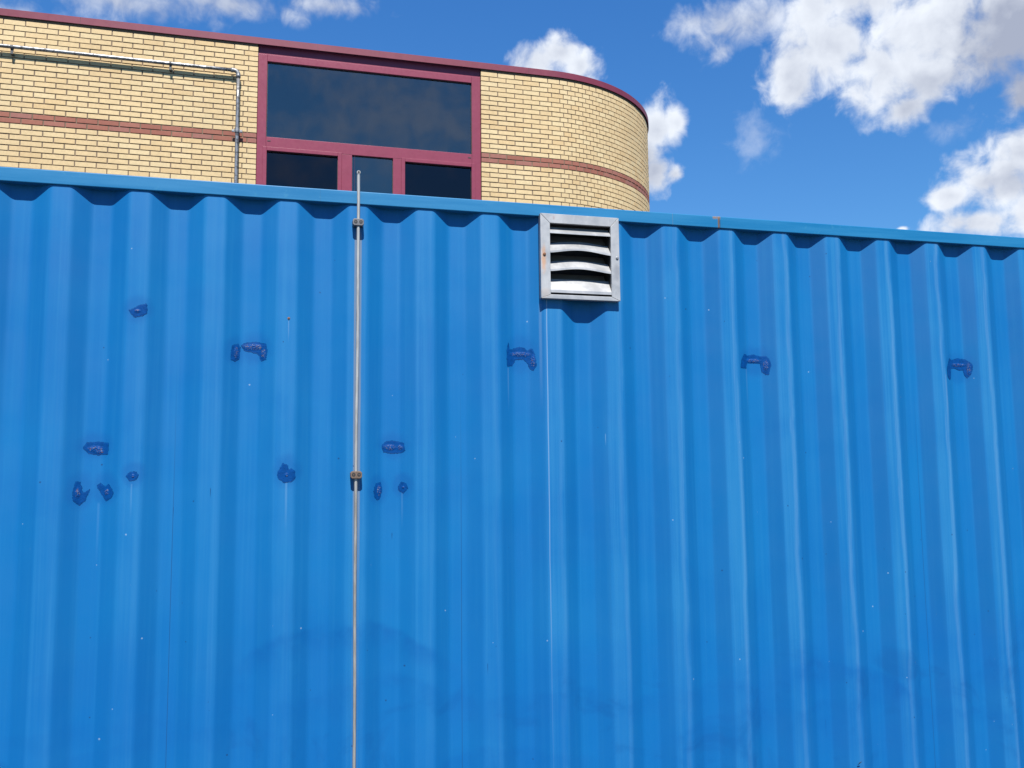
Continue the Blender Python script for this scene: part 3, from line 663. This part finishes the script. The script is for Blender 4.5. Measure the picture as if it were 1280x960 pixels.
for t in (-5.05, -2.315, .28, 2.9):
    P_, d_, n_ = path(t); q = MB(); q.box(t-.0012, t+.0012, -.0208, -.018, Z_CB, Z_CT-.004, Matrix((BX, BN, Vector((0, 0, 1)))).transposed().to_4x4())
    for v in q.v: v += BO
    o = bpart(q.build('edge_joint', m_gasket), cop)
q = MB(); MBLD = Matrix((BX, BN, Vector((0, 0, 1)))).transposed().to_4x4(); MBLD.translation = BO
def bbox(q, t0_, t1_, d0, d1, z0, z1): q.box(t0_, t1_, d0, d1, z0, z1, MBLD)
bbox(q, TL, T0, .25, 4.1, Z_CT-.16, Z_CT-.10); bpart(q.build('roof', simple('grey_roofing_felt', (.06, .06, .06), .9)))
q = MB(); bbox(q, TL, T0, 4.05, 4.14, 0, Z_CT-.02); bbox(q, TL-.001, TL+.1, .12, 4.04, 0, Z_CT-.02); bpart(q.build('rear_wall', m_mortar))

# ---- window
win = MB(); FD = .028                       # face of the frame behind the brick face
m_room = simple('dark_room_surface', (.10, .10, .105), .9)
m_blind = simple('pale_blind', (.30, .31, .32), .8, 0, .08, 3)
WT = 6.690                                   # top of the frame
bbox(win, WL+.003, WL+.107, FD, FD+.09, WZ0, WT)             # left jamb
bbox(win, WR-.115, WR-.003, FD, FD+.09, WZ0, WT)             # right jamb
bbox(win, WL+.107, WR-.115, FD, FD+.09, 6.606, WT)            # head
bbox(win, WL+.107, WR-.115, FD, FD+.09, 5.548, 5.684)         # transom
bbox(win, .578, .700, FD, FD+.09, WZ0, 5.548); bbox(win, 1.188, 1.290, FD, FD+.09, WZ0, 5.548)   # mullions
bbox(win, WL+.107, WR-.115, FD, FD+.09, WZ0, WZ0+.08)
window = bpart(win.build('window', m_frame, bevel=.004)); window['label'] = 'wide maroon framed window with one large pane over three smaller panes'
def wsub(q, nm, m, **k): return bpart(q.build(nm, m, **k), window)
q = MB(); bbox(q, WL+.002, WR-.002, FD+.01, FD+.08, WT, Z_CB+.03); wsub(q, 'fascia', m_frame)
# raised glazing beads and casement sashes
def ringq(t0_, t1_, z0, z1, w, d0, d1):
    q = MB(); bbox(q, t0_, t0_+w, d0, d1, z0, z1); bbox(q, t1_-w, t1_, d0, d1, z0, z1)
    bbox(q, t0_+w, t1_-w, d0, d1, z1-w, z1); bbox(q, t0_+w, t1_-w, d0, d1, z0, z0+w); return q
wsub(ringq(-.330, .578, WZ0+.06, 5.562, .046, FD-.010, FD+.06), 'sash', m_frame, bevel=.004)
wsub(ringq(1.288, 2.205, WZ0+.06, 5.562, .046, FD-.010, FD+.06), 'sash', m_frame, bevel=.004)
wsub(ringq(.588, .690+.04, WZ0+.05, 5.556, .001, FD+.001, FD+.002), 'frame_bead', m_frame)
for t in (-.262, 2.135):
    q = MB(); bbox(q, t-.018, t+.018, FD-.0035, FD+.001, 5.630, 5.641); wsub(q, 'drain_slot', m_gasket)
# glass
def glass(name, tint, refl):
    m = bpy.data.materials.new(name); m.use_nodes = True; b = NB(m.node_tree); b.n.clear()
    out = b.n.new('ShaderNodeOutputMaterial'); tr = b.n.new('ShaderNodeBsdfTransparent'); b.put(tr.inputs[0], tint)
    gl = b.n.new('ShaderNodeBsdfGlossy'); gl.inputs['Roughness'].default_value = .02; b.put(gl.inputs[0], refl)
    b.put(gl.inputs['Normal'], b.bump(b.noise(b.pos(False), 1.3, 2), .03, .02))
    fr = b.n.new('ShaderNodeFresnel'); fr.inputs[0].default_value = 1.62
    mx = b.n.new('ShaderNodeMixShader'); b.l.new(b.m('MULTIPLY', fr.outputs[0], 2.3, clamp=True), mx.inputs[0]); b.l.new(tr.outputs[0], mx.inputs[1]); b.l.new(gl.outputs[0], mx.inputs[2])
    b.l.new(mx.outputs[0], out.inputs[0]); return m
m_gl = glass('tinted_glass', (.42, .42, .42, 1), (1., .93, .86, 1)); m_gl2 = glass('dark_tinted_glass', (.16, .17, .20, 1), (.32, .28, .30, 1))
def pane(t0_, t1_, z0, z1, m, d=FD+.034):
    q = MB(); bbox(q, t0_, t1_, d, d+.006, z0, z1); wsub(q, 'pane', m)
pane(WL+.1, WR-.108, 5.677, 6.612, m_gl); pane(-.29, .54, WZ0+.1, 5.524, m_gl2); pane(.695, 1.192, WZ0+.07, 5.554, m_gl); pane(1.328, 2.165, WZ0+.1, 5.524, m_gl2)
q = ringq(WL+.106, WR-.113, 5.683, 6.607, .008, FD+.022, FD+.034); wsub(q, 'gasket', m_gasket)
q = ringq(-.286, .534, WZ0+.1, 5.518, .006, FD+.022, FD+.034); wsub(q, 'gasket', m_gasket)
q = ringq(.699, 1.189, WZ0+.075, 5.549, .006, FD+.022, FD+.034); wsub(q, 'gasket', m_gasket)
q = ringq(1.332, 2.161, WZ0+.1, 5.518, .006, FD+.022, FD+.034); wsub(q, 'gasket', m_gasket)
# room behind the glass
q = MB(); bbox(q, -2.2, 3.1, .14, .16, 3.9, WZ0); bbox(q, -2.2, 3.1, 3.4, 3.45, 3.9, 6.72); bbox(q, -2.2, 3.1, .16, 3.4, 3.9, 3.95); bbox(q, -2.2, 3.1, .14, 3.4, 6.68, 6.72); bbox(q, -2.25, -2.2, .14, 3.4, 3.9, 6.72); bbox(q, 3.1, 3.15, .14, 3.4, 3.9, 6.72)
bpart(q.build('room', m_room))
q = MB(); bbox(q, .69, 1.2, .20, .215, WZ0, 5.58); wsub(q, 'blind', m_blind)

# ---- service pipe on the wall
m_pipe, b, p = mat('weathered_galvanised_pipe')
g = b.pos(False); n1 = b.noise(g, 22, 6, .7)
b.put(p.inputs['Base Color'], b.mix(b.ramp(n1, .40, .66), (.24, .245, .25, 1), (.045, .045, .048, 1))); p.inputs['Metallic'].default_value = .6
b.put(p.inputs['Roughness'], b.ramp(n1, .3, .7, .28, .5)); b.put(p.inputs['Normal'], b.bump(n1, .2, .004))
PZ, PTX, PR, PO = 6.412, -.615, .0205, -.058     # height, vertical run, radius, offset from the wall
def bp(t, d, z): return BO+BX*t+BN*d+Vector((0, 0, z))
pipe = thing('wall_pipe', 'grey metal pipe running along the yellow brick wall and turning down left of the window', 'pipe', tuple(bp(PTX, PO, 3)))
pinv = Matrix.Translation(-Vector(pipe.location))
def pp(o, parent=pipe):
    o.parent = parent; o.matrix_parent_inverse = pinv; return o
q = MB(); q.tube([bp(t, PO+.001*math.sin(t*2), PZ+.004+.0035*math.sin(t*1.7)) for t in [PTX-.075-i*.25 for i in range(31)]], PR, 16); pp(q.build('horizontal_pipe', m_pipe, smooth=True))
q = MB(); q.tube([bp(PTX, PO, PZ-.07-i*.3) for i in range(21)], PR, 16); pp(q.build('vertical_pipe', m_pipe, smooth=True))
q = MB(); q.tube([bp(PTX-.085, PO, PZ), bp(PTX-.06, PO, PZ)]+[bp(PTX-.05+.05*math.sin(a), PO, PZ-.05+.05*math.cos(a)) for a in [i*PI/16 for i in range(9)]]+[bp(PTX, PO, PZ-.06), bp(PTX, PO, PZ-.085)], [.027]*2+[.0245]*9+[.027]*2, 16)
m_brk = simple('dark_bracket_steel', (.03, .032, .035), .6)
m_fit = simple('pipe_fitting_metal', (.17, .175, .18), .45, .5, .3, 40)
pp(q.build('elbow', m_fit, smooth=True))
for t in (-1.352, -2.972, -4.6, -6.2):        # hangers of the horizontal run
    q = MB(); q.tube([bp(t-.014, PO, PZ), bp(t+.014, PO, PZ)], .0255, 16)
    bbox(q, t-.013, t+.013, PO+.0, .006, PZ-.075, PZ-.060); bbox(q, t-.013, t+.013, PO-.004, PO+.004, PZ-.075, PZ-.018); pp(q.build('pipe_bracket', m_brk, bevel=.002))
for z in (5.690, 4.2):                        # collar clamp with ears
    q = MB(); q.tube([bp(PTX, PO, z-.022), bp(PTX, PO, z+.022)], .0275, 16); q.tube([bp(PTX, PO, z-.012), bp(PTX, PO, z+.03)], .030, 16)
    bbox(q, PTX-.058, PTX+.058, PO-.006, PO+.006, z-.020, z+.012); bbox(q, PTX-.012, PTX+.012, PO+.02, .004, z-.012, z+.010); pp(q.build('pipe_clamp', m_fit, bevel=.002))
    for e in (-.045, .045):
        q = MB(); q.tube([bp(PTX+e, PO-.012, z-.004), bp(PTX+e, PO-.004, z-.004)], .008, 6); pp(q.build('bolt', m_zinc))
